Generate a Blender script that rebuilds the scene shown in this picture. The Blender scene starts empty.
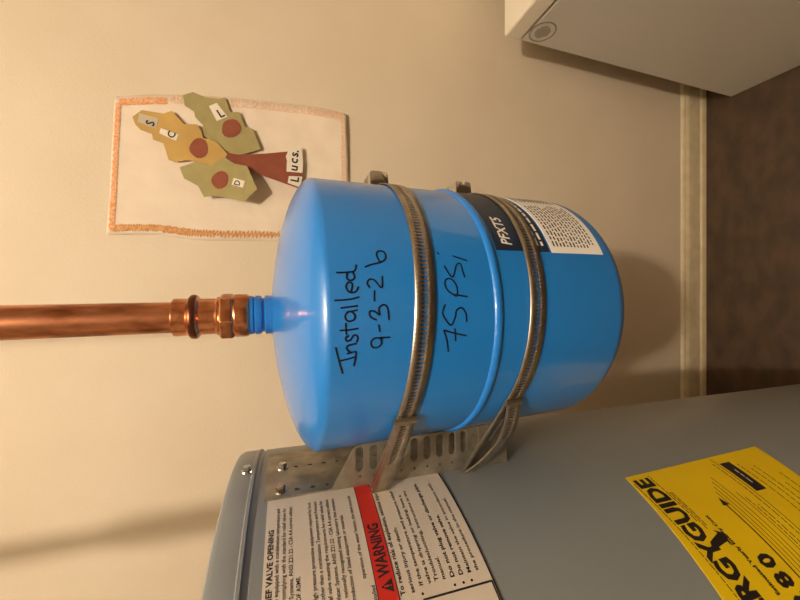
import bpy, bmesh, math, random
from mathutils import Vector, Matrix
random.seed(7)
scene = bpy.context.scene
R_ = math.radians

# ------------------------------------------------------------------ camera, world, light, exposure
EYE = 1.221                                   # camera height above the floor (m)
WALL_Y = 0.75                                 # the back wall
PITCH = R_(17.893)
cam_data = bpy.data.cameras.new('camera')
cam_data.sensor_width = 36.0
cam_data.lens = 350.0 / 800.0 * 36.0          # ultra wide phone lens
cam_data.clip_start = 0.01
cam = bpy.data.objects.new('camera', cam_data)
scene.collection.objects.link(cam)
sp, cp = math.sin(PITCH), math.cos(PITCH)
cam.matrix_world = Matrix(((0, 1, 0, 0), (-sp, 0, -cp, 0), (-cp, 0, sp, EYE), (0, 0, 0, 1)))   # phone held on its side
scene.camera = cam

world = bpy.data.worlds.new('world')
scene.world = world
world.use_nodes = True
world.node_tree.nodes['Background'].inputs[0].default_value = (1.0, 0.85, 0.68, 1)
world.node_tree.nodes['Background'].inputs[1].default_value = 0.03
LAMP_POS = (0.02, -0.65, 2.42)
LAMP_POWER = 58.0
LAMP_COLOR = (1.0, 0.86, 0.70)
vs = scene.view_settings
vs.view_transform = 'Standard'; vs.look = 'None'; vs.gamma = 1.0; vs.use_curve_mapping = False
vs.exposure = 0.35

# ------------------------------------------------------------------ helpers
def srgb(r, g, b):
    f = lambda v: (v / 255 / 12.92) if v / 255 <= 0.04045 else ((v / 255 + 0.055) / 1.055) ** 2.4
    return (f(r), f(g), f(b), 1.0)

def material(name, col, rough=0.5, metal=0.0, col2=None, nscale=40.0, bump=0.0, bscale=400.0, coat=0.0, detail=4.0, rough2=None, stretch=None, spec=0.5):
    m = bpy.data.materials.new(name); m.use_nodes = True
    nt = m.node_tree; b = nt.nodes['Principled BSDF']
    b.inputs['Base Color'].default_value = col
    b.inputs['Roughness'].default_value = rough
    b.inputs['Metallic'].default_value = metal
    b.inputs['Coat Weight'].default_value = coat
    b.inputs['Coat Roughness'].default_value = 0.08
    b.inputs['Specular IOR Level'].default_value = spec
    tc = nt.nodes.new('ShaderNodeTexCoord')
    src = tc.outputs['Object']
    if stretch:
        mp = nt.nodes.new('ShaderNodeMapping'); mp.inputs['Scale'].default_value = stretch
        nt.links.new(src, mp.inputs[0]); src = mp.outputs[0]
    if col2 or rough2 is not None:
        n = nt.nodes.new('ShaderNodeTexNoise'); n.inputs['Scale'].default_value = nscale; n.inputs['Detail'].default_value = detail
        nt.links.new(src, n.inputs['Vector'])
        rp = nt.nodes.new('ShaderNodeMapRange'); rp.inputs[1].default_value = 0.35; rp.inputs[2].default_value = 0.65
        nt.links.new(n.outputs[0], rp.inputs[0])
        if col2:
            mx = nt.nodes.new('ShaderNodeMix'); mx.data_type = 'RGBA'
            mx.inputs[6].default_value = col; mx.inputs[7].default_value = col2
            nt.links.new(rp.outputs[0], mx.inputs[0]); nt.links.new(mx.outputs[2], b.inputs['Base Color'])
        if rough2 is not None:
            r2 = nt.nodes.new('ShaderNodeMapRange'); r2.inputs[3].default_value = rough; r2.inputs[4].default_value = rough2
            nt.links.new(rp.outputs[0], r2.inputs[0]); nt.links.new(r2.outputs[0], b.inputs['Roughness'])
    if bump:
        n2 = nt.nodes.new('ShaderNodeTexNoise'); n2.inputs['Scale'].default_value = bscale; n2.inputs['Detail'].default_value = 3
        nt.links.new(src, n2.inputs['Vector'])
        bp = nt.nodes.new('ShaderNodeBump'); bp.inputs['Strength'].default_value = bump; bp.inputs['Distance'].default_value = 0.002
        nt.links.new(n2.outputs[0], bp.inputs['Height']); nt.links.new(bp.outputs[0], b.inputs['Normal'])
    return m

M = {}
M['wall'] = material('wall_paint', srgb(224, 208, 184), 0.7, col2=srgb(219, 202, 176), nscale=5, bump=0.25, bscale=260)
M['ceiling'] = material('ceiling_paint', srgb(225, 218, 200), 0.85, bump=0.2, bscale=120)
M['floor'] = material('floor_vinyl', srgb(86, 66, 48), 0.55, col2=srgb(66, 49, 36), nscale=14, detail=8, bump=0.3, bscale=120, stretch=(1, 2, 1))
M['trim'] = material('trim_paint', srgb(222, 206, 172), 0.45, col2=srgb(208, 191, 154), nscale=30)
M['blue'] = material('blue_enamel', srgb(26, 122, 204), 0.3, coat=0.7, rough2=0.38, nscale=12)
M['bead'] = material('weld_blue', srgb(26, 120, 205), 0.35, coat=0.3, bump=0.25, bscale=300)
M['copper'] = material('copper', srgb(222, 152, 112), 0.28, 1.0, col2=srgb(140, 84, 54), nscale=90, rough2=0.42, stretch=(1, 1, 0.35))
M['copper_fit'] = material('copper_fitting', srgb(226, 158, 116), 0.24, 1.0, col2=srgb(190, 120, 82), nscale=120)
M['oring'] = material('tarnished_ring', srgb(120, 72, 52), 0.35, 1.0)
M['steel'] = material('clamp_steel', srgb(190, 180, 164), 0.3, 1.0, col2=srgb(160, 150, 134), nscale=60, rough2=0.42)
M['zinc'] = material('galvanized_steel', srgb(176, 168, 152), 0.36, 0.8, col2=srgb(150, 143, 128), nscale=60, rough2=0.5)
M['screw'] = material('screw_steel', srgb(205, 203, 196), 0.18, 1.0)
M['heater'] = material('heater_enamel', srgb(140, 144, 144), 0.34, bump=0.04, bscale=500, col2=srgb(136, 140, 140), nscale=6)
M['label'] = material('label_paper', srgb(226, 212, 194), 0.5, col2=srgb(219, 204, 185), nscale=30)
M['ink'] = material('black_ink', srgb(38, 34, 34), 0.6)
M['marker'] = material('marker_ink', srgb(14, 16, 26), 0.4)
M['red'] = material('warning_red', srgb(214, 44, 28), 0.5)
M['yellow'] = material('energy_yellow', srgb(240, 205, 10), 0.5, col2=srgb(232, 195, 6), nscale=20)
M['energy_ink'] = material('energy_ink', srgb(32, 20, 22), 0.55)
M['navy'] = material('navy_print', srgb(22, 36, 58), 0.4)
M['white'] = material('white_print', srgb(238, 232, 222), 0.5)
M['appliance'] = material('appliance_white', srgb(205, 200, 190), 0.5, bump=0.35, bscale=700)
M['lid'] = material('lid_white', srgb(232, 224, 206), 0.45, bump=0.2, bscale=700)
M['badge'] = material('badge_grey', srgb(140, 130, 118), 0.45)
M['rubber'] = material('dark_rubber', srgb(60, 56, 52), 0.7)
M['paper'] = material('drawing_paper', srgb(238, 222, 200), 0.8, col2=srgb(230, 212, 190), nscale=18, bump=0.3, bscale=60)
M['crayon'] = material('orange_crayon', srgb(232, 142, 72), 0.8, col2=srgb(236, 196, 158), nscale=300)
M['crayon_pale'] = material('pale_crayon', srgb(236, 178, 130), 0.8, col2=srgb(238, 212, 186), nscale=300)
M['crayon_mix'] = material('rust_crayon', srgb(205, 130, 66), 0.8, col2=srgb(226, 176, 120), nscale=260)
M['olive'] = material('olive_card', srgb(166, 153, 100), 0.8, col2=srgb(158, 145, 94), nscale=40)
M['ochre'] = material('ochre_card', srgb(204, 166, 92), 0.8, col2=srgb(184, 148, 84), nscale=14)
M['brown'] = material('brown_card', srgb(146, 78, 54), 0.8, col2=srgb(136, 70, 48), nscale=50)
M['tag'] = material('tag_paper', srgb(234, 224, 206), 0.8)
M['tag_grey'] = material('taped_tag', srgb(196, 182, 158), 0.4)
M['pvc'] = material('pipe_sleeve', srgb(90, 90, 92), 0.6)
M['bulb'] = material('lamp_glass', srgb(240, 236, 225), 0.4)

BASE = {}
def reg(o, parent):
    scene.collection.objects.link(o)
    if parent is not None:
        o.parent = parent
        BASE[o.name] = BASE[parent.name]
    else:
        BASE[o.name] = Vector((0, 0, 0))

def thing(name, label, cat, loc, group=None):
    o = bpy.data.objects.new(name, None); o.empty_display_size = 0.02
    scene.collection.objects.link(o)
    o.location = loc; BASE[o.name] = Vector(loc)
    o['label'] = label; o['category'] = cat
    if group: o['group'] = group
    return o

def tag(o, label=None, cat=None, kind=None):
    if label: o['label'] = label
    if cat: o['category'] = cat
    if kind: o['kind'] = kind
    return o

def mesh(name, verts, faces, mat, parent=None, smooth=False, angle=None):
    """world-space vertices -> ONE mesh object, local to its thing's base"""
    b = BASE[parent.name] if parent is not None else Vector((0, 0, 0))
    me = bpy.data.meshes.new(name)
    me.from_pydata([tuple(Vector(v) - b) for v in verts], [], faces)
    bm = bmesh.new(); bm.from_mesh(me)
    bmesh.ops.recalc_face_normals(bm, faces=bm.faces)
    bm.to_mesh(me); bm.free()
    if smooth:
        for p in me.polygons: p.use_smooth = True
        if angle: me.set_sharp_from_angle(angle=R_(angle))
    me.materials.append(M[mat])
    o = bpy.data.objects.new(name, me)
    reg(o, parent)
    return o

def bevel(o, w, seg=2):
    md = o.modifiers.new('bevel', 'BEVEL'); md.width = w; md.segments = seg; md.limit_method = 'ANGLE'
    return o

def box_data(x0, x1, y0, y1, z0, z1):
    v = [(x0, y0, z0), (x1, y0, z0), (x1, y1, z0), (x0, y1, z0), (x0, y0, z1), (x1, y0, z1), (x1, y1, z1), (x0, y1, z1)]
    return v, [(0, 3, 2, 1), (4, 5, 6, 7), (0, 1, 5, 4), (1, 2, 6, 5), (2, 3, 7, 6), (3, 0, 4, 7)]

def box(name, x0, x1, y0, y1, z0, z1, mat, parent=None):
    v, f = box_data(x0, x1, y0, y1, z0, z1)
    return mesh(name, v, f, mat, parent)

def lathe(name, cx, cy, prof, mat, parent, n=64, angle=35, closed=False):
    """prof: list of (radius, world z); revolved about the vertical axis"""
    v, f = [], []
    m = len(prof)
    for r, z in prof:
        for i in range(n):
            a = 2 * math.pi * i / n
            v.append((cx + r * math.cos(a), cy + r * math.sin(a), z))
    for j in range(m - 1 if not closed else m):
        k = (j + 1) % m
        for i in range(n):
            i2 = (i + 1) % n
            f.append((j * n + i, j * n + i2, k * n + i2, k * n + i))
    if not closed:
        f.append(tuple(range(n))); f.append(tuple(range((m - 1) * n, m * n)))
    return mesh(name, v, f, mat, parent, True, angle)

class MB:
    """collects pieces of one part"""
    def __init__(s): s.v, s.f = [], []
    def add(s, v, f):
        o = len(s.v); s.v += list(v); s.f += [tuple(i + o for i in q) for q in f]
    def build(s, name, mat, parent, smooth=False, angle=None): return mesh(name, s.v, s.f, mat, parent, smooth, angle)

def eval_curve(cu):
    o = bpy.data.objects.new('tmp_curve', cu); scene.collection.objects.link(o)
    dg = bpy.context.evaluated_depsgraph_get()
    me = bpy.data.meshes.new_from_object(o.evaluated_get(dg))
    v = [tuple(q.co) for q in me.vertices]; f = [tuple(p.vertices) for p in me.polygons]
    bpy.data.objects.remove(o); bpy.data.curves.remove(cu); bpy.data.meshes.remove(me)
    return v, f

def text_data(s, bold=0.0, res=2):
    cu = bpy.data.curves.new('tmp_text', 'FONT'); cu.body = s; cu.resolution_u = res; cu.offset = bold
    return eval_curve(cu)
_h, _ = text_data('H')
CAP = max(q[1] for q in _h) - min(q[1] for q in _h)

def sheet(outline, holes=(), thick=0.001):
    """flat plate with holes in local (a, b), thickness along c"""
    cu = bpy.data.curves.new('tmp_sheet', 'CURVE'); cu.dimensions = '2D'; cu.fill_mode = 'BOTH'; cu.extrude = thick / 2
    for loop in [outline] + list(holes):
        s = cu.splines.new('POLY'); s.points.add(len(loop) - 1)
        for p, q in zip(s.points, loop): p.co = (q[0], q[1], 0, 1)
        s.use_cyclic_u = True
    return eval_curve(cu)

def slice_mesh(v, f, axis, cuts):
    bm = bmesh.new()
    bv = [bm.verts.new(q) for q in v]
    for q in f:
        try: bm.faces.new([bv[i] for i in q])
        except ValueError: pass
    for c in cuts:
        n = Vector((0, 0, 0)); n[axis] = 1
        co = Vector((0, 0, 0)); co[axis] = c
        bmesh.ops.bisect_plane(bm, geom=bm.verts[:] + bm.edges[:] + bm.faces[:], plane_co=co, plane_no=n)
    bm.verts.index_update()
    out = [tuple(q.co) for q in bm.verts], [tuple(w.index for w in q.verts) for q in bm.faces]
    bm.free()
    return out

def ellipse(cx, cy, rx, ry, n=16): return [(cx + rx * math.cos(2 * math.pi * i / n), cy + ry * math.sin(2 * math.pi * i / n)) for i in range(n)]
def capsule(cx, cy, L, w, n=6):
    r = w / 2; h = L / 2 - r
    return [(cx + h + r * math.cos(a), cy + r * math.sin(a)) for a in [-math.pi / 2 + math.pi * i / n for i in range(n + 1)]] + \
           [(cx - h + r * math.cos(a), cy + r * math.sin(a)) for a in [math.pi / 2 + math.pi * i / n for i in range(n + 1)]]

class Cyl:
    """an upright cylinder surface; (s, z) in millimetres: arc length and height from eye level"""
    def __init__(s, cx, cy, r): s.cx, s.cy, s.r = cx, cy, r
    def at(s, a, z, off=0.0):
        th = a / 1000 / s.r; q = s.r + off / 1000
        return (s.cx + q * math.cos(th), s.cy + q * math.sin(th), EYE + z / 1000)
    def patch(s, mb, s0, s1, z0, z1, o0, o1, n=24, rc=0.0):
        cols = []
        for i in range(n + 1):
            t = i / n; a = s0 + (s1 - s0) * t
            cols.append(a)
        v, f = [], []
        for a in cols:
            v += [s.at(a, z0, o0), s.at(a, z1, o0), s.at(a, z1, o1), s.at(a, z0, o1)]
        for i in range(n):
            k = 4 * i
            for j in range(4): f.append((k + j, k + (j + 1) % 4, k + 4 + (j + 1) % 4, k + 4 + j))
        f += [(0, 1, 2, 3), (4 * n, 4 * n + 1, 4 * n + 2, 4 * n + 3)]
        mb.add(v, f)
    def text(s, mb, txt, z, cap, left=None, right=None, off=0.3, bold=0.0, xs=1.0, shear=0.0):
        v, f = text_data(txt, bold)
        if not v: return
        k = cap / CAP
        x0 = min(q[0] for q in v); x1 = max(q[0] for q in v)
        if left is not None and right is not None: xs = (right - left) / ((x1 - x0) * k)
        w = (x1 - x0) * k * xs
        a0 = left if left is not None else right - w
        mb.add([s.at(a0 + (q[0] - x0) * k * xs + q[1] * k * shear, z + q[1] * k, off) for q in v], f)
    def words(s, mb, z, h, a0, a1, off=0.3, lo=2.0, hi=6.0):
        """a line of print too small to read"""
        a = a0
        while a < a1 - 1:
            w = min(random.uniform(lo, hi), a1 - a)
            s.patch(mb, a, a + w, z, z + h, off - 0.05, off, 1 if w < 8 else max(2, int((a1 - a0) / 6)))
            a += w + h * 0.9
    def ribbon(s, mb, pts, hw, off=0.25, smooth=4):
        P = smooth_path(pts, smooth)
        v, f = [], []
        for i, p in enumerate(P):
            a = P[max(0, i - 1)]; b = P[min(len(P) - 1, i + 1)]
            d = Vector((b[0] - a[0], b[1] - a[1])); d = d.normalized() if d.length else Vector((1, 0))
            n = Vector((-d.y, d.x)) * hw
            e = d * hw * (-0.6 if i == 0 else 0.6 if i == len(P) - 1 else 0)
            v += [s.at(p[0] + n.x + e.x, p[1] + n.y + e.y, off), s.at(p[0] - n.x + e.x, p[1] - n.y + e.y, off)]
        for i in range(len(P) - 1): f.append((2 * i, 2 * i + 1, 2 * i + 3, 2 * i + 2))
        mb.add(v, f)

def smooth_path(pts, k):
    if len(pts) < 3 or k < 2: return [Vector(p) for p in pts]
    P = [Vector(p) for p in pts]; out = []
    closed = (P[0] - P[-1]).length < 1e-6
    for i in range(len(P) - 1):
        p0 = P[i - 1] if i else (P[-2] if closed else P[0]); p1 = P[i]; p2 = P[i + 1]
        p3 = P[i + 2] if i + 2 < len(P) else (P[1] if closed else P[-1])
        for j in range(k):
            t = j / k
            out.append(0.5 * ((2 * p1) + (p2 - p0) * t + (2 * p0 - 5 * p1 + 4 * p2 - p3) * t * t + (3 * p1 - p0 - 3 * p2 + p3) * t ** 3))
    out.append(P[-1])
    return out


# ------------------------------------------------------------------ the room
RX0, RX1, RY0, CEIL = -2.2, 2.4, -3.2, 2.62
def struct(o): o['kind'] = 'structure'; return o
t = 0.08
struct(box('floor', RX0 - t, RX1 + t, RY0 - t, WALL_Y + t, -t, 0, 'floor'))
struct(box('ceiling', RX0 - t, RX1 + t, RY0 - t, WALL_Y + t, CEIL, CEIL + t, 'ceiling'))
struct(box('wall_back', RX0 - t, RX1 + t, WALL_Y, WALL_Y + t, 0, CEIL, 'wall'))
struct(box('wall_front', RX0 - t, RX1 + t, RY0 - t, RY0, 0, CEIL, 'wall'))
struct(box('wall_left', RX0 - t, RX0, RY0, WALL_Y, 0, CEIL, 'wall'))
struct(box('wall_right', RX1, RX1 + t, RY0, WALL_Y, 0, CEIL, 'wall'))
# baseboard: moulded profile run along the back wall
prof = [(0, 0), (0.019, 0), (0.019, 0.004), (0.017, 0.014), (0.013, 0.019), (0.0125, 0.055), (0.0115, 0.064), (0.008, 0.072), (0.0065, 0.078), (0.003, 0.082), (0, 0.083)]
v = [(x, WALL_Y - d, z) for x in (RX0, RX1) for d, z in prof]
n = len(prof)
f = [tuple(range(n)), tuple(range(n, 2 * n))] + [(i, (i + 1) % n, n + (i + 1) % n, n + i) for i in range(n)]
struct(mesh('baseboard_back', v, f, 'trim'))

# ceiling lamp behind the photographer: canopy, socket and its light
lamp = thing('ceiling_lamp', 'round ceiling lamp above and behind the photographer', 'lamp', (LAMP_POS[0], LAMP_POS[1], CEIL))
lathe('canopy', LAMP_POS[0], LAMP_POS[1], [(0.008, LAMP_POS[2] + 0.05), (0.008, CEIL - 0.03), (0.05, CEIL - 0.028), (0.06, CEIL - 0.018), (0.062, CEIL)], 'bulb', lamp, 32)
ld = bpy.data.lights.new('lamp_light', 'POINT'); ld.energy = LAMP_POWER; ld.color = LAMP_COLOR; ld.shadow_soft_size = 0.04
lo = bpy.data.objects.new('lamp_light', ld); scene.collection.objects.link(lo); lo.parent = lamp
lo.location = (0, 0, LAMP_POS[2] - CEIL)

# ------------------------------------------------------------------ water heater
HX, HY, HR = -0.388, 0.297, 0.25
H = Cyl(HX, HY, HR)
heater = thing('water_heater', 'tall grey cylindrical water heater with white warning label and yellow energy label', 'water heater', (HX, HY, 0))
zt = EYE + 0.0235
lathe('jacket', HX, HY, [(HR - 0.02, 0.045), (HR, 0.05), (HR, zt - 0.004), (HR - 0.0012, zt - 0.003), (HR - 0.0012, zt)], 'heater', heater, 160, 30)
lathe('base_pan', HX, HY, [(HR - 0.03, 0.03), (HR - 0.006, 0.03), (HR - 0.006, 0.06), (HR - 0.03, 0.06)], 'rubber', heater, 96, 30)
for a in (30, 150, 270):
    lathe('foot', HX + 0.19 * math.cos(R_(a)), HY + 0.19 * math.sin(R_(a)), [(0.022, 0), (0.02, 0.004), (0.016, 0.032)], 'rubber', heater, 16)
lathe('top_pan', HX, HY, [(HR + 0.0004, zt), (HR + 0.0012, zt + 0.0006), (HR + 0.0012, zt + 0.0025), (HR + 0.0006, zt + 0.0032), (HR + 0.0006, zt + 0.0155), (HR - 0.0008, zt + 0.0186), (HR - 0.004, zt + 0.020), (0.06, zt + 0.026)], 'heater', heater, 160, 40)

def screw_data():
    """hex washer-head screw along +x, base at x=0"""
    v, f = [], []
    rings = [(0.0, 0.0058, 20), (0.0010, 0.0056, 20), (0.0014, 0.0042, 6), (0.0048, 0.0042, 6), (0.0056, 0.0034, 6)]
    mb = MB()
    def ring(x, r, n, a0=0): return [(x, r * math.cos(a0 + 2 * math.pi * i / n), r * math.sin(a0 + 2 * math.pi * i / n)) for i in range(n)]
    for (lo, hi) in (((0, .0058, 20), (.0012, .0054, 20)), ((.0010, .0042, 6), (.0046, .0042, 6)), ((.0046, .0042, 6), (.0054, .0034, 6))):
        n = lo[2]; v = ring(*lo) + ring(*hi)
        mb.add(v, [(i, (i + 1) % n, n + (i + 1) % n, n + i) for i in range(n)] + [tuple(range(n, 2 * n)), tuple(range(n))])
    return mb.v, mb.f
SV, SF = screw_data()
def screw(parent, cyl, s, z, off, roll=0.0):
    P = Vector(cyl.at(s, z, off)); th = s / 1000 / cyl.r
    rot = Matrix.Rotation(th, 4, 'Z') @ Matrix.Rotation(roll, 4, 'X')
    return mesh('screw', [P + rot @ (Vector(q) * 0.8) for q in SV], SF, 'screw', parent)
screw(heater, H, 7.7, 30.5, 0.6, 0.3)
screw(heater, H, 150, 30.5, 0.6, 0.1)
screw(heater, H, -190, 30.5, 0.6, 0.8)

# --- white warning label
wl_mb = MB(); H.patch(wl_mb, -245, -34.5, -117.3, 12.8, -0.2, 0.25, 60)
wl = wl_mb.build('warning_label', 'label', heater, True, 30); wl['label'] = 'white paper label printed with a red warning band'
ink = MB()
for a0, a1, z0, z1 in ((-245, -34.5, -117.3, -116.2), (-245, -120.5, -115.9, -115.0), (-121.3, -120.3, -115.5, -72)):
    H.patch(ink, a0, a1, z0, z1, 0.2, 0.42, 40)
T1 = [('RELIEF VALVE OPENING', 7.9, 3.0, -62.4, 0.028), ('be equipped with a combination temperature and', 4.6, 2.2, -46, 0), ('pressure complying with the standard for relief valves for', 0.8, 2.2, -46, 0),
      ('Hot Water Systems, ANSI Z21.22 - CSA 4.4 current edition', -3.2, 2.2, -46, 0), ('OF ASME.', -7.0, 2.2, -94.4, 0),
      ('high pressure protective equipment required by local', -15.4, 2.2, -45, 0), ('other than a combination Temperature and Pressure', -19.4, 2.2, -45, 0),
      ('relief valve meeting the requirements for relief valves for', -23.4, 2.2, -45, 0), ('Hot Water Systems, ANSI Z21.22 - CSA 4.4 current edition', -27.6, 2.2, -45, 0),
      ('a nationally recognized testing laboratory that maintains', -31.6, 2.2, -45, 0), ('inspection of production of listed equipment or materials', -35.6, 2.2, -61, 0),
      ('operation of the water heater, the label must be', -43.0, 2.2, -45, 0), ('installed', -47.0, 2.2, -108, 0)]
for s, z, c, right, b in T1: H.text(ink, s, z, c, right=right, off=0.4, bold=b or 0.012, xs=1.03 if b else 0.93)
T2 = [('To reduce risk of explosion, serious injury', -62.8, 2.5, -116.5, -44.5, 0.012), ('serious injury or death:', -68.4, 2.3, -116.5, -78, 0.0), ('If the temperature and pressure relief', -74.2, 2.2, -114.0, -47.5, 0),
      ('valve is dripping or leaking, have a', -79.2, 2.2, -114.5, -53.0, 0), ('Troubleshooting, instructions in the', -83.8, 2.2, -114.0, -49.5, 0), ('manual.', -88.4, 2.2, -114, -101.5, 0),
      ('Do not plug valve or discharge pipe.', -94.2, 2.4, -114, -44.0, 0.014), ('Do not remove valve.', -99.8, 2.4, -114, -75, 0.014),
      ('Maintain the valve in accordance with', -105.2, 2.2, -114, -46.6, 0), ('the procedure in the manual.', -110.4, 2.2, -114, -62.6, 0)]
for s, z, c, a0, a1, b in T2: H.text(ink, s, z, c, left=a0, right=a1, off=0.4, bold=b + 0.012)
for z in (-73.2, -93.2, -98.8, -104.2): H.patch(ink, -118.6, -117.4, z, z + 1.2, 0.2, 0.42, 1)
for z0, z1 in ((-59.4, -58.9), (-47.9, -47.4)): H.patch(ink, -245, -35.2, z0, z1, 0.2, 0.42, 40)
ink.build('printed_text', 'ink', wl)
rb = MB(); H.patch(rb, -245, -35.2, -58.9, -47.9, 0.15, 0.36, 50); rb.build('warning_band', 'red', wl, True, 30)
wt = MB(); H.text(wt, 'WARNING', -56.9, 6.8, left=-105.5, right=-72, off=0.5, bold=0.03)
tri = [(-113.6, -57.2), (-106.6, -57.2), (-110.1, -50.2)]
wt.add([H.at(a, z, 0.5) for a, z in tri], [(0, 1, 2)])
wt.build('warning_text', 'ink', wl)
ex = MB(); H.patch(ex, -110.5, -109.7, -55.0, -52.2, 0.5, 0.6, 1); H.patch(ex, -110.5, -109.7, -56.4, -55.6, 0.5, 0.6, 1); ex.build('exclamation_mark', 'red', wl)

# --- yellow energy label
mb = MB(); v, f = [], []
for i in range(31):                            # stuck on slightly crooked
    t = i / 30; zt_ = -270.5 + 16 * t; zb_ = -450 + 18 * t
    a_t = -76.4 - 131 * t; a_b = -71.6 - 131 * t
    v += [H.at(a_t, zt_, 0.3), H.at(a_b, zb_, 0.3), H.at(a_b, zb_, -0.2), H.at(a_t, zt_, -0.2)]
for i in range(30):
    k = 4 * i
    for j in range(4): f.append((k + j, k + (j + 1) % 4, k + 4 + (j + 1) % 4, k + 4 + j))
f += [(0, 1, 2, 3), (120, 121, 122, 123)]
mb.add(v, f)
el = mb.build('energy_label', 'yellow', heater, True, 30); el['label'] = 'yellow energy rating label with black print'
ei = MB()
H.text(ei, 'ENERGYGUIDE', -289.5, 15.0, left=-197, right=-80.5, off=0.45, bold=0.045, shear=0.0)
for z, a0, a1 in ((-271.9, -175, -84), (-293.2, -120, -79), (-295.5, -126, -96), (-297.6, -124, -96)): H.words(ei, z, 0.75, a0, a1, 0.42)
# swoosh of the lettering: arrow growing out of the Y
ei.add([H.at(a, z, 0.45) for a, z in [(-138.5, -283), (-133.5, -287), (-130, -300), (-127.5, -298.5), (-131, -306), (-139.5, -302), (-136, -301.5)]], [(0, 1, 2, 3, 4, 5, 6)])
H.text(ei, 'Estimated Yearly Energy Cost', -306.5, 3.0, left=-168, right=-118, off=0.45, bold=0.04)
for ch, a0, a1 in (('0', -156.0, -147.4), ('8', -167.2, -158.4), ('2', -178.6, -170)): H.text(ei, ch, -325.6, 12.5, left=a0, right=a1, off=0.45, bold=0.045)
H.patch(ei, -196, -112, -334.6, -333.4, 0.25, 0.45, 20)
ei.add([H.at(a, z, 0.45) for a, z in [(-108.5, -334), (-115, -330.5), (-115, -337.5)]], [(0, 1, 2)])
for z, a0, a1 in ((-338.5, -200, -104), (-342.5, -200, -100), (-347, -200, -96), (-351.5, -200, -92), (-357.5, -190, -108)): H.patch(ei, a0, a1, z, z + 0.5, 0.25, 0.42, 20)
for z, a0, a1 in ((-361, -170, -112), (-365, -200, -120), (-372, -205, -80), (-398, -190, -84), (-406, -190, -92), (-413, -195, -90), (-421, -200, -110), (-430, -195, -100)): H.words(ei, z, 0.9, a0, a1, 0.42)
H.patch(ei, -204, -76, -376.5, -375.9, 0.25, 0.42, 20)
bb = MB(); H.patch(bb, -111, -82, -392, -379, 0.25, 0.5, 8); bb.build('black_panel', 'energy_ink', el)
ei.build('printed_text', 'energy_ink', el)
bw = MB(); H.words(bw, -386.4, 1.0, -104, -90, 0.62); bw.build('panel_text', 'white', el)

# ------------------------------------------------------------------ expansion tank
TX, TY, TR = -0.01111, 0.28429, 0.102
PIV = Vector((TX, TY, EYE + 0.01527))
TILT = Vector((0, 0, -1)).rotation_difference(Vector((0.01845, 0.05433, -0.99835)))       # the tank leans a little out from the wall
def lean(o):
    o.rotation_mode = 'QUATERNION'; o.rotation_quaternion = TILT
    o.location = PIV + TILT @ (Vector(o.location) - PIV); return o
def unlean(p): return PIV + TILT.inverted() @ (Vector(p) - PIV)
TK = Cyl(TX, TY, TR)
E = lambda z: EYE + z / 1000
tank = lean(thing('expansion_tank', 'bright blue steel expansion tank with black handwriting strapped beside the water heater', 'tank', (TX, TY, E(-288))))
prof = []
for i in range(25):
    a = math.pi / 2 * (1 - i / 24); prof.append((max(0.0005, TR * abs(math.cos(a)) ** (2 / 1.6)), E(-227.9 - 59.0 * math.sin(a) ** (2 / 1.6))))
for i in range(25):
    a = math.pi / 2 * i / 24; r = TR * abs(math.cos(a)) ** (2 / 1.75)
    if r < 0.0145: break
    prof.append((r, E(-16.8 + 28.0 * math.sin(a) ** (2 / 1.75))))
prof.append((0.0005, E(12.5)))
lathe('shell', TX, TY, prof, 'blue', tank, 128, 60)
lathe('weld_bead', TX, TY, [(TR - 0.0015, E(-124.6)), (TR + 0.0005, E(-124.2)), (TR + 0.0016, E(-122.8)), (TR + 0.0019, E(-121.2)), (TR + 0.0015, E(-119.6)), (TR + 0.0005, E(-118.2)), (TR - 0.0015, E(-117.8))], 'bead', tank, 128, 60, closed=True)
pr = [(0.0005, E(9)), (0.0146, E(9)), (0.0146, E(15.4)), (0.0128, E(16.4)), (0.0126, E(17.4)), (0.0142, E(18.4)), (0.0146, E(19.4)), (0.0146, E(22.4)), (0.0134, E(23.2)), (0.0144, E(24.2)), (0.0144, E(27)), (0.0005, E(27.2))]
lathe('threaded_neck', TX, TY, pr, 'blue', tank, 40, 30)
mb = MB(); TK.patch(mb, -117.8, -30, -170.9, -126.3, -0.2, 0.3, 40); tl = mb.build('product_label', 'navy', tank, True, 30)
tl['label'] = 'navy and white product label'
mb = MB(); TK.patch(mb, -118.3, -30, -222.3, -173.0, -0.2, 0.3, 40); wp = mb.build('white_panel', 'white', tl, True, 30)
mb = MB(); TK.text(mb, 'PFXT5', -140.2, 7.8, left=-113.6, right=-88.5, off=0.45, bold=0.022, shear=0.15)
mb.build('white_lettering', 'white', tl)
mb = MB()
TK.words(mb, -163.0, 2.0, -113, -45, 0.42, 3, 7); TK.words(mb, -167.5, 2.0, -113, -45, 0.42, 3, 7)
o = mb.build('small_lettering', 'white', tl); o['kind'] = 'stuff'
mb = MB()
for k in range(13):
    z = -178.0 - k * 3.25
    TK.words(mb, z, 1.4, -113 if k not in (11, 12) else -110, -60 - random.uniform(0, 6), 0.42, 1.5, 5); TK.words(mb, z, 1.4, -54, -36, 0.42, 1.5, 5)
o = mb.build('fine_print', 'ink', tl); o['kind'] = 'stuff'
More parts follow.
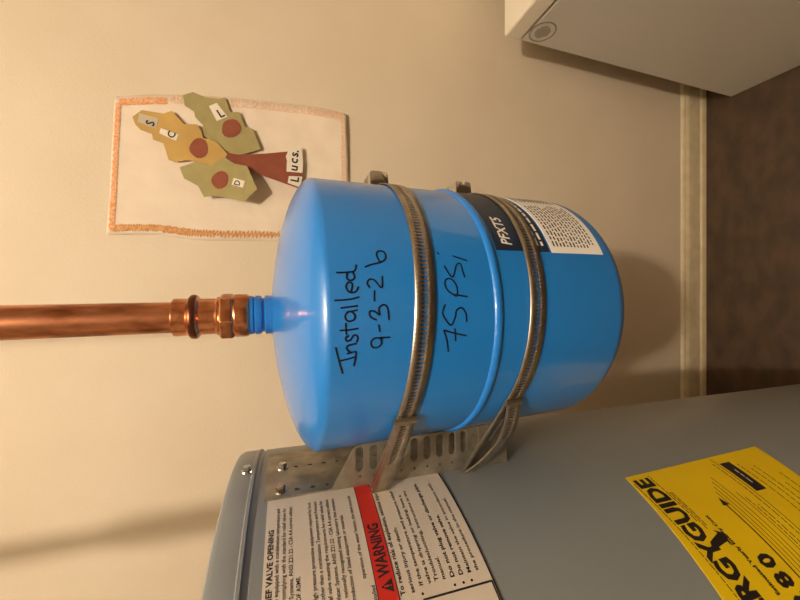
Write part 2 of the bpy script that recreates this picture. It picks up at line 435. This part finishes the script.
# handwriting strokes on the tank: (arc mm, mm from eye level)
INST= [[(-174.9,-18.6),(-182.3,-20.5),(-189.6,-22.6)],[(-182.3,-21.0),(-181.6,-25.3),(-180.8,-28.9)],[(-185.8,-28.6),(-181.7,-29.3),(-178.4,-29.6)],[(-178.6,-24.8),(-177.7,-29.3)],[(-178.0,-26.4),(-175.9,-24.5),(-174.3,-25.0),(-173.3,-29.5)],[(-168.9,-25.3),(-169.8,-23.8),(-171.7,-24.5),(-171.0,-26.6),(-169.0,-27.9),(-168.8,-29.7),(-170.7,-30.5),(-172.3,-29.7)],[(-165.8,-20.9),(-165.8,-25.8),(-165.2,-30.5)],[(-168.0,-24.2),(-162.2,-23.9)],[(-156.5,-24.9),(-158.8,-23.6),(-161.1,-25.3),(-160.5,-28.2),(-158.2,-29.0),(-156.2,-27.0),(-156.5,-24.9)],[(-156.4,-24.7),(-155.4,-30.2)],[(-154.1,-21.6),(-153.1,-30.5)],[(-150.0,-18.5),(-149.6,-26.2),(-148.4,-31.5)],[(-145.5,-27.4),(-141.3,-28.2),(-140.5,-26.1),(-142.8,-24.7),(-145.7,-26.4),(-145.5,-29.8),(-142.9,-31.5)],[(-135.1,-20.2),(-134.8,-25.7),(-133.9,-30.0),(-130.6,-31.1)],[(-134.8,-26.0),(-138.1,-25.5),(-139.4,-27.5),(-137.8,-29.7),(-134.5,-28.9)]]
DATE= [[(-171.5,-44.4),(-171.0,-40.0),(-173.3,-37.8),(-176.1,-39.0),(-176.0,-42.3),(-173.7,-43.9),(-171.1,-43.0)],[(-170.9,-43.0),(-171.0,-48.6)],[(-167.4,-42.7),(-163.9,-42.2)],[(-161.0,-40.8),(-159.3,-37.6),(-156.4,-37.1),(-156.3,-39.8),(-158.4,-42.8),(-154.9,-42.4),(-152.9,-44.9),(-154.5,-47.4),(-161.2,-48.1)],[(-150.7,-40.0),(-145.1,-40.4)],[(-143.2,-37.7),(-140.7,-36.5),(-138.6,-38.3),(-139.4,-41.0),(-143.5,-44.6),(-136.9,-45.5)],[(-131.6,-36.2),(-130.1,-39.7),(-128.5,-45.5),(-126.1,-48.6),(-122.4,-48.3),(-121.6,-45.2),(-123.8,-43.5),(-127.4,-44.5),(-128.8,-45.7)]]
PSI= [[(-168.6,-82.1),(-174.8,-84.5),(-181.8,-85.9)],[(-168.7,-82.1),(-171.0,-89.9),(-172.7,-97.5)],[(-175.4,-90.4),(-168.2,-89.7)],[(-153.7,-83.3),(-158.5,-81.4),(-162.8,-83.6),(-165.9,-86.9),(-161.5,-89.7),(-157.3,-90.7),(-155.9,-94.2),(-159.3,-97.2),(-164.1,-97.5)],[(-148.9,-91.2),(-145.8,-86.1),(-141.5,-84.1),(-138.4,-85.8),(-138.7,-89.2),(-142.5,-91.8),(-147.4,-91.9),(-147.8,-89.3)],[(-147.8,-89.3),(-149.2,-98.7)],[(-130.3,-85.4),(-135.8,-88.2),(-136.8,-90.3),(-133.4,-92.0),(-129.0,-94.2),(-128.7,-96.9),(-133.3,-97.5),(-137.1,-98.4)],[(-123.4,-92.8),(-126.3,-101.9)],[(-121.5,-82.3),(-122.3,-83.1)]]
for nm, S in (('marker_writing', INST), ('marker_writing', DATE), ('marker_writing', PSI)):
    mb = MB()
    for q in S: TK.ribbon(mb, q, 0.48, 0.25, 5)
    mb.build(nm, 'marker', tank)

# ------------------------------------------------------------------ copper pipe with press adapter
pipe = lean(thing('copper_pipe', 'vertical copper pipe with press adapter rising from the blue tank', 'pipe', (TX, TY, E(26.5))))
lathe('tube', TX, TY, [(0.0107, E(40)), (0.0107, CEIL - 0.012)], 'copper', pipe, 48, 40)
pa = lathe('press_adapter', TX, TY, [(0.0111, E(75)), (0.0130, E(75)), (0.0133, E(74)), (0.0130, E(66.5)), (0.0148, E(65)), (0.0152, E(62.5)), (0.0148, E(60)), (0.0129, E(58.6)), (0.0128, E(49)), (0.0140, E(47.5)), (0.0140, E(38)), (0.0155, E(36.4)), (0.0158, E(35.5)), (0.0158, E(28.4)), (0.0150, E(26.8)), (0.0111, E(26.6))], 'copper_fit', pipe, 48, 35, closed=True)
lathe('sealing_ring', TX, TY, [(0.0146, E(65.2)), (0.0156, E(64.0)), (0.0158, E(62.6)), (0.0156, E(61.2)), (0.0146, E(60.0))], 'oring', pa, 48, 50, closed=True)
# hexagonal wrench flats with chamfered corners
v = [(TX + r * math.cos(R_(60 * i + 18)), TY + r * math.sin(R_(60 * i + 18)), z) for r, z in ((0.0155, E(46.5)), (0.0172, E(45)), (0.0172, E(38)), (0.0160, E(36.6))) for i in range(6)]
f = [(6 * j + i, 6 * j + (i + 1) % 6, 6 * j + 6 + (i + 1) % 6, 6 * j + 6 + i) for j in range(3) for i in range(6)] + [tuple(range(6)), tuple(range(18, 24))]
bevel(mesh('wrench_flats', v, f, 'copper_fit', pa), 0.0008, 2)

# ------------------------------------------------------------------ galvanized mounting bracket on the heater
FY0, FY1 = 0.261, 0.339
bracket = thing('mounting_bracket', 'perforated galvanized steel bracket between the blue tank and the heater', 'bracket', (HX + HR, HY, E(-190)))
holes = [ellipse(s, z, 1.5, 2.0, 10) for s in (2.2, -30.2) for z in (-7.2, -18.4, -29.4)] + [ellipse(s, z, 1.5, 2.0, 10) for s in (2.2,) for z in (-40.6, -51.8, -63.0, -74.0)]
v, f = sheet([(-36.5, 15.4), (40.5, 15.4), (40.5, -182), (-36.5, -182)], holes, 1.4)
v, f = slice_mesh(v, f, 0, [-30 + 8 * i for i in range(9)])
mesh('back_plate', [H.at(a, z, 0.85 + c) for a, z, c in v], f, 'zinc', bracket)
slots = [capsule(-120.0 + 0.34 * i, -52.0 - 10.97 * i, 18.6, 6.2) for i in range(11)]
pin = [ellipse(-133.2, -52.5 - 10.97 * i, 1.1, 1.1, 8) for i in range(11)]
out = [(-139.0, -31.6), (-111.5, -47.6), (-109.6, -49.6), (-109.2, -53), (-105.2, -176), (-108, -180), (-139.0, -181.5)]
v, f = sheet(out, slots + pin, 1.5)
for y in (FY0, FY1):
    mesh('side_flange', [(a / 1000, y + c / 1000, E(b)) for a, b, c in v], f, 'zinc', bracket)
screw(bracket, H, 2.6, 3.4, 1.4, 0.2); screw(bracket, H, -29.0, 4.4, 1.4, 0.7)

# ------------------------------------------------------------------ worm-drive clamps
def arc_pts(a0, a1, r, step):
    n = max(2, int(abs(R_(a1 - a0)) * r / step)); return [(TX + r * math.cos(R_(a0 + (a1 - a0) * i / n)), TY + r * math.sin(R_(a0 + (a1 - a0) * i / n))) for i in range(n + 1)]
def line_pts(p, q, step):
    n = max(1, int(math.hypot(q[0] - p[0], q[1] - p[1]) / step)); return [(p[0] + (q[0] - p[0]) * i / n, p[1] + (q[1] - p[1]) * i / n) for i in range(1, n + 1)]
def band_mesh(name, pts, zs, hw, parent, slot_from, slot_to, mat='steel', thick=0.0007, slant=0.0):
    """pts: plan points at 1.2 mm; zs: height in mm at each; every other column of the middle row is a slot"""
    rows = (-hw, -hw * 0.36, hw * 0.36, hw)
    v, f = [], []
    n = len(pts)
    for i, (x, y) in enumerate(pts):
        a = pts[max(0, i - 1)]; b = pts[min(n - 1, i + 1)]
        for rz in rows:
            k = slant * rz / 1000
            d = Vector((b[0] - a[0], b[1] - a[1])); d = d.normalized() if d.length > 0 else Vector((1, 0))
            v.append((x + d.x * k, y + d.y * k, E(zs[i] + rz)))
    for i in range(n - 1):
        for j in range(3):
            if j == 1 and slot_from <= i < slot_to and i % 2: continue
            f.append((4 * i + j, 4 * i + j + 1, 4 * i + 4 + j + 1, 4 * i + 4 + j))
    o = mesh(name, v, f, mat, parent, True, 30)
    md = o.modifiers.new('thickness', 'SOLIDIFY'); md.thickness = thick; md.offset = 0
    return o

def housing(parent, az, z, name='worm_housing'):
    """screw housing: a rounded hood over the screw, tangent to the band"""
    rot = Matrix.Rotation(R_(az), 4, 'Z'); c = Vector((TX, TY, E(z)))
    def put(q): return c + rot @ Vector(q)
    r0 = TR + 0.001
    prof = [(0.000, -0.0092), (0.003, -0.0086), (0.0120, -0.0082), (0.0142, -0.0074), (0.0150, -0.0050), (0.0152, 0), (0.0150, 0.0050), (0.0142, 0.0074), (0.0120, 0.0082), (0.003, 0.0086), (0.000, 0.0092)]
    n = len(prof); v = []
    for t in (-0.0095, -0.0085, 0.0085, 0.0095):
        k = 0.92 if abs(t) > 0.009 else 1.0
        v += [put((r0 + a * k, t, b * k)) for a, b in prof]
    f = [tuple(range(n)), tuple(range(3 * n, 4 * n))]
    for j in range(3): f += [(j * n + i, j * n + (i + 1) % n, (j + 1) * n + (i + 1) % n, (j + 1) * n + i) for i in range(n)]
    h = mesh(name, v, f, 'screw', parent, True, 40)
    # screw head with hex rim on the front end
    v = []
    for t, rr in ((0.0092, 0.0046), (0.0120, 0.0050), (0.0165, 0.0050), (0.0175, 0.0042)):
        v += [put((r0 + 0.0085 + rr * math.cos(R_(60 * i)), t, rr * math.sin(R_(60 * i)))) for i in range(6)]
    f = [(6 * j + i, 6 * j + (i + 1) % 6, 6 * j + 6 + (i + 1) % 6, 6 * j + 6 + i) for j in range(3) for i in range(6)] + [tuple(range(6)), tuple(range(18, 24))]
    v2 = [(TX + (q[0] - TX), q[1], q[2]) for q in v]
    s = mesh('clamp_screw', v2, f, 'screw', h)
    # saddle strip below the housing
    return h

BR = TR + 0.0011
def clamp(zt, zp, az, label, tail):
    t = lean(thing('hose_clamp', label, 'clamp', (TX, TY, E(zt)), 'worm clamps around the tank'))
    pf3 = unlean((-0.1405, 0.2555, E(zp))); pb3 = unlean((-0.1405, 0.3455, E(zp))); zp = (pf3.z - EYE) * 1000; zpb = (pb3.z - EYE) * 1000
    pf = (pf3.x, pf3.y); pb = (pb3.x, pb3.y)
    def tangent(p, sg):
        dx, dy = p[0] - TX, p[1] - TY; return math.degrees(math.atan2(dy, dx)) + sg * math.degrees(math.acos(BR / math.hypot(dx, dy)))
    a = arc_pts(tangent(pb, -1), tangent(pf, 1), BR, 0.00125)
    front = line_pts(a[-1], pf, 0.00125); back = line_pts(a[0], pb, 0.00125)
    pts = back[::-1] + a + front
    nb, na, nf = len(back), len(a), len(front)
    ease = lambda u: u * u * (3 - 2 * u) * 0.35 + u * 0.65
    SL = -65.0                                 # the strap sits a little askew on the tank
    za = [zt + SL * (x - TX) for x, y in a]; z0 = za[0]; zq = zt; zt = za[-1]
    zs = [z0 + (zpb - z0) * ease(1 - i / nb) for i in range(nb)] + za + [zt + (zp - zt) * ease((i + 1) / nf) for i in range(nf)]
    assert len(zs) == len(pts)
    band_mesh('band', pts, zs, 6.3, t, nb, nb + na + int(nf * 0.55))
    # overlapping band end fed through the slot and folded back along the strap
    q0 = Vector(a[-1]).lerp(Vector(pf), tail['start']); q1 = Vector((pf[0] + tail.get('ex', 0) - 0.0015, pf[1] - 0.002))
    d = (q1 - q0).normalized(); nrm = Vector((d.y, -d.x))
    if nrm.y > 0: nrm = -nrm
    N = int((q1 - q0).length / 0.00125); tp, tz = [], []
    for i in range(N + 1):
        u = i / N
        w = q0.lerp(q1, u) + nrm * (0.0016 + tail['bulge'] * math.sin(math.pi * u) ** 0.8)
        tp.append((w.x, w.y)); u2 = tail['start'] + (1 - tail['start']) * u
        tz.append(zt + (zp - zt) * ease(u2) + tail['dz'] * math.sin(math.pi * u))
    band_mesh('band_tail', tp, tz, tail['hw'], t, 2, int(N * tail['slots']))
    # rolled fold where the tail turns back
    c = q0 + nrm * 0.0008; zc = zt + (zp - zt) * ease(tail['start'])
    v, n = [], 14
    for sgn in (-1, 1):
        for i in range(n):
            an = 2 * math.pi * i / n
            w = c + d * 0.0030 * math.cos(an) + nrm * 0.0019 * math.sin(an)
            v.append((w.x, w.y, E(zc + sgn * (tail['hw'] + 0.6))))
    mesh('band_keeper', v, [(i, (i + 1) % n, n + (i + 1) % n, n + i) for i in range(n)] + [tuple(range(n)), tuple(range(n, 2 * n))], 'steel', t, True, 40)
    housing(t, az, zq + SL * 0.1)
    return t
clamp(-69.4, -65.0, 3.0, 'upper steel worm clamp strap around the blue tank, between date and pressure writing', dict(start=0.08, bulge=0.0010, dz=-0.5, hw=7.0, slots=0.55))
clamp(-151.2, -140.5, 3.0, 'lower steel worm clamp strap around the blue tank, crossing the product label', dict(start=0.10, bulge=0.0045, dz=-7.5, hw=6.0, slots=0.45, ex=0.004))

# ------------------------------------------------------------------ child's tree collage taped to the wall
# cut-outs on the wall: (x, height from eye level) in 0.1 mm
LEAF_L= [(3815,1849),(3904,1678),(3832,1470),(3845,1240),(3884,1132),(3619,1041),(3645,883),(3378,783),(3339,632),(2970,492),(2823,839),(2784,986),(2885,1132),(3111,1505),(3306,1515),(3442,1644),(3537,1661),(3627,1815)]
LEAF_S= [(3275,2630),(3418,2488),(3406,2149),(3478,2016),(3344,1892),(3260,1815),(3291,1609),(3148,1522),(3052,1505),(3005,1275),(2792,1077),(2661,1168),(2532,1347),(2545,1470),(2588,1609),(2600,1764),(2544,1966),(2571,2066),(2865,2149),(2911,2312),(3011,2328),(3060,2504),(3141,2583)]
LEAF_D= [(2457,1892),(2580,1609),(2507,1364),(2705,1132),(2587,949),(2552,727),(2102,537),(1857,764),(1912,1059),(1953,1275),(1916,1470),(2122,1574),(2253,1815)]
APPLE_L= [(3337,839),(3251,860),(3184,920),(3143,987),(3125,1061),(3141,1137),(3199,1179),(3285,1183),(3369,1169),(3431,1133),(3474,1063),(3493,985),(3477,923),(3420,870)]
APPLE_S= [(2867,1417),(2790,1421),(2715,1460),(2664,1531),(2658,1601),(2695,1662),(2754,1717),(2825,1736),(2904,1708),(2980,1660),(3030,1602),(3037,1530),(3002,1463),(2940,1429)]
APPLE_D= [(2266,1051),(2197,1062),(2137,1094),(2091,1157),(2076,1226),(2103,1280),(2163,1327),(2235,1353),(2304,1334),(2366,1282),(2411,1225),(2428,1159),(2402,1092),(2341,1055)]
TAG_S= [(3356,2526),(3302,2230),(3115,2263),(3191,2552)]
TAG_C= [(3133,2191),(3053,1906),(2932,1946),(3038,2214)]
TAG_L= [(3677,1410),(3759,1275),(3524,1088),(3414,1275)]
TAG_D= [(2304,957),(2252,757),(2118,794),(2172,993)]
LET= [(3199,2354),(3036,2020),(3573,1204),(2210,894)]
TRUNK= [(2802,1093),(2786,895),(2871,433),(2984,-48),(2987,-282),(2513,-297),(2256,-238),(2381,238),(2423,405),(2524,694),(2565,948),(2705,1080)]
TAG_1= [(2485,-34),(2507,-297),(2279,-252),(2347,-13)]
TAG_2= [(2769,4),(2791,-311),(2581,-297),(2571,10)]
TAG_3= [(2872,24),(3048,-48),(3094,-282),(2791,-311),(2773,-5)]
LET2= [(2437,-150),(2656,-150),(2802,-150),(2956,-164)]
def wv(q, y): return (q[0] / 10000, WALL_Y - y, EYE + q[1] / 10000)
def paper_off(x, z):
    """how far the sheet stands off the wall (m) at wall x, height from eye level (0.1 mm)"""
    u = (x - 1150) / 2800; w = (2970 - z) / 4200
    return 0.0012 + 0.0010 * (1 + math.sin(u * 5 + w * 3)) * 0.5 + 0.0016 * max(0, math.sin(w * 9 + u * 6)) * w + 0.006 * max(0, w - 0.72) / 0.28 * (0.4 + 0.6 * u) + 0.006 * max(0, 0.28 - u) * max(0, 0.3 - w) * 8
drawing = thing('tree_drawing', "child's paper tree collage with orange crayon border on the cream wall", 'drawing', (0.255, WALL_Y, EYE + 0.085))
# sheet of paper: the outline is bilinear between wavy long edges
NU, NV = 24, 40
topc = [(3620, 2918), (3779, 2228), (3923, 1109), (4003, -395), (3943, -1183)]     # right long edge, top to bottom
botc = [(1153, 3022), (1200, 2300), (1141, 1574), (1194, 173), (1293, -1312)]       # left long edge
RE = smooth_path(topc, NV // 4); LE = smooth_path(botc, NV // 4)
v, f = [], []
for j in range(NV + 1):
    for i in range(NU + 1):
        u = i / NU; q = LE[j].lerp(RE[j], u)
        v.append(wv(q, paper_off(q.x, q.y)))
for j in range(NV):
    for i in range(NU): f.append((j * (NU + 1) + i, j * (NU + 1) + i + 1, (j + 1) * (NU + 1) + i + 1, (j + 1) * (NU + 1) + i))
sh = mesh('sheet', v, f, 'paper', drawing, True)
md = sh.modifiers.new('thickness', 'SOLIDIFY'); md.thickness = 0.0002; md.offset = 0
def pq(u, w):                                  # point on the sheet; u across (0 left), w down
    k = min(NV - 1e-6, max(0, w * NV)); j = int(k); t = k - j
    a = LE[j].lerp(LE[j + 1], t); b = RE[j].lerp(RE[j + 1], t)
    return a.lerp(b, u)
def crayon(mb, pts, hw, off=0.0003):
    v, f = [], []
    for i, p in enumerate(pts):
        a = pts[max(0, i - 1)]; b = pts[min(len(pts) - 1, i + 1)]
        d = b - a; d = d.normalized() if d.length else Vector((1, 0)); n = Vector((-d.y, d.x)) * hw
        for q in (p + n, p - n): v.append(wv(q, paper_off(q.x, q.y) + off + 0.0001 * (i % 2)))
    for i in range(len(pts) - 1): f.append((2 * i, 2 * i + 1, 2 * i + 3, 2 * i + 2))
    mb.add(v, f)
def scribble(fn, n, turns, amp, hw, mb, off=0.0003):
    crayon(mb, [fn(i / n, amp * math.sin(2 * math.pi * turns * i / n + random.uniform(-.5, .5)) + random.uniform(-amp, amp) * 0.25) for i in range(n + 1)], hw, off)
def loops(fn, n, turns, amp, hw, mb, off=0.0003):
    pts = []
    for i in range(n + 1):
        a = 2 * math.pi * turns * i / n
        pts.append(fn(i / n + 1.1 / turns * 0.45 * math.cos(a), amp * math.sin(a)))
    crayon(mb, pts, hw, off)
mb = MB()                                      # top edge: a thick rubbed band
for k in range(8): scribble(lambda t, d: pq(0.03 + 0.92 * t, 0.036 + d), 260, 80, 0.018, 13, mb, 0.0007 + k * 0.00006)
mb.build('crayon_border', 'crayon', drawing)
mb = MB()
for k in range(7): scribble(lambda t, d: pq(0.045 + d * 1.4, 0.03 + 0.95 * t), 260, 80, 0.016, 12, mb, 0.0007 + k * 0.00006)
mb.build('crayon_border', 'crayon_mix', drawing)
mb = MB()
for k in range(5): scribble(lambda t, d: pq(0.955 + d * 1.4, 0.045 + 0.24 * t), 90, 30, 0.016, 12, mb, 0.0007 + k * 0.00006)
mb.build('crayon_border', 'crayon', drawing)
mb = MB()
loops(lambda t, d: pq(0.965 + d * 1.5, 0.30 + 0.66 * t), 420, 26, 0.018, 7, mb, 0.0009); loops(lambda t, d: pq(0.962 + d * 1.5, 0.31 + 0.66 * t), 420, 22, 0.016, 7, mb, 0.0011)
loops(lambda t, d: pq(0.04 + 0.92 * t, 0.968 + d), 360, 24, 0.013, 7, mb, 0.0009); loops(lambda t, d: pq(0.05 + 0.92 * t, 0.966 + d), 360, 20, 0.013, 7, mb, 0.0011)
mb.build('crayon_border', 'crayon_pale', drawing)

def cut(name, poly, mat, parent, y0, lift=None, thick=0.0004):
    """paper cut-out; lift(x, z) gives extra stand-off"""
    v, f = sheet(poly, (), 1.0)
    return mesh(name, [wv((a, b), y0 + (lift(a, b) if lift else 0) + (0.5 + c) * thick) for a, b, c in v], f, mat, parent)
def letter(txt, pos, cap, ang, y, parent, lift=None, bold=0.02):
    v, f = text_data(txt, bold); k = cap / CAP
    xm = (min(q[0] for q in v) + max(q[0] for q in v)) / 2; ym = (min(q[1] for q in v) + max(q[1] for q in v)) / 2
    ca, sa = math.cos(R_(ang)), math.sin(R_(ang))
    P = []
    for q in v:
        a = (q[0] - xm) * k; b = (q[1] - ym) * k
        p = (pos[0] + a * ca - b * sa, pos[1] + a * sa + b * ca)
        P.append(wv(p, y + (lift(*p) if lift else 0)))
    return mesh('letter', P, f, 'marker', parent)
lL = lambda x, z: 0.004 * (1800 - z) / 1300
lS = lambda x, z: 0.003 * (2660 - z) / 1600
lD = lambda x, z: 0.003 + 0.026 * max(-0.1, (1900 - z) / 1350) ** 1.0 * (1.15 - (x - 1870) / 1800)
lT = lambda x, z: 0.008 + 0.010 * (400 - z) / 700 * 0 + 0.004 * (z + 300) / 1400
b0 = 0.0050
leaf = cut('leaf', LEAF_L, 'olive', drawing, b0, lL); cut('apple', APPLE_L, 'brown', leaf, b0 + 0.0006, lL)
tg = cut('letter_tag', TAG_L, 'tag', leaf, b0 + 0.0006, lL)
letter('L', LET[2], 150, -57, b0 + 0.0013, leaf, lL)
leaf = cut('leaf', LEAF_S, 'ochre', drawing, b0 + 0.0022, lS); cut('apple', APPLE_S, 'brown', leaf, b0 + 0.0028, lS)
cut('letter_tag', TAG_S, 'tag_grey', leaf, b0 + 0.0028, lS); cut('letter_tag', TAG_C, 'tag', leaf, b0 + 0.0028, lS)
letter('S', LET[0], 130, -14, b0 + 0.0036, leaf, lS); letter('C', LET[1], 120, -18, b0 + 0.0036, leaf, lS)
leaf = cut('leaf', LEAF_D, 'olive', drawing, b0, lD); cut('apple', APPLE_D, 'brown', leaf, b0 + 0.0006, lD)
cut('letter_tag', TAG_D, 'tag', leaf, b0 + 0.0006, lD); letter('D', LET[3], 100, -10, b0 + 0.0013, leaf, lD)
trunk = cut('trunk', TRUNK, 'brown', drawing, b0 - 0.001, lT)
for q in (TAG_1, TAG_2, TAG_3): cut('letter_tag', q, 'tag', trunk, b0 - 0.0004, lT)
for s, p in zip(('L', 'u', 'c', 's.'), LET2): letter(s, p, 150 if s == 'L' else 165, -6, b0 + 0.0003, trunk, lT, 0.025)

# ------------------------------------------------------------------ white appliance on the floor
AX0, AX1, AY0, AY1 = 0.584, 1.19, 0.0, 0.667
fz = thing('appliance_cabinet', 'white boxy appliance with lid and round badge standing on the brown floor', 'appliance', ((AX0 + AX1) / 2, (AY0 + AY1) / 2, 0))
bevel(box('body', AX0, AX1, AY0, AY1, 0.004, E(-502), 'appliance', fz), 0.004, 3)
box('gasket', AX0 + 0.006, AX1 - 0.006, AY0 + 0.006, AY1 - 0.006, E(-503), E(-496), 'white', fz)
bevel(box('lid', AX0 - 0.002, AX1 + 0.002, AY0 - 0.002, AY1 + 0.0, E(-498), E(-457), 'lid', fz), 0.005, 3)
for x in (AX0 + 0.05, AX1 - 0.05):
    for y in (AY0 + 0.05, AY1 - 0.05): lathe('foot', x, y, [(0.02, 0), (0.02, 0.006)], 'rubber', fz, 16)
# round badge: outer ring, inner emblem, on the side facing the heater
by, bz = 0.6305, E(-530)
bg = thing
def disc_ring(mb, r0, r1, x0, n=40, h=0.0006):
    v = []
    for i in range(n):
        a = 2 * math.pi * i / n
        for r, x in ((r0, x0), (r0, x0 - h), (r1, x0 - h), (r1, x0)): v.append((x, by + r * math.cos(a), bz + r * math.sin(a)))
    f = []
    for i in range(n):
        k = 4 * i; m = 4 * ((i + 1) % n)
        for j in range(4): f.append((k + j, k + (j + 1) % 4, m + (j + 1) % 4, m + j))
    mb.add(v, f)
mb = MB(); disc_ring(mb, 0.0255, 0.0285, AX0); badge = mb.build('badge', 'badge', fz); badge['label'] = 'round grey embossed badge'
mb = MB()
for k in range(7):
    w = 0.017 * math.cos(R_(-70 + 140 * k / 6)) + 0.003; z = bz - 0.014 + 0.028 * k / 6
    v, f = box_data(AX0 - 0.0006, AX0, by - w + random.uniform(0, .004), by + w - random.uniform(0, .004), z - 0.0013, z + 0.0013); mb.add(v, f)
mb.build('badge_emblem', 'badge', badge)

# ------------------------------------------------------------------ the heater's own outlet pipe, just outside the frame
op = thing('outlet_pipe', 'copper outlet pipe with dark sleeve rising from the heater top', 'pipe', (-0.272, 0.28, zt + 0.02))
lathe('tube', -0.272, 0.28, [(0.0111, zt + 0.02), (0.0111, CEIL)], 'copper', op, 32)
lathe('sleeve', -0.272, 0.28, [(0.018, zt + 0.0205), (0.020, zt + 0.03), (0.018, 1.80), (0.014, 1.82)], 'pvc', op, 32)
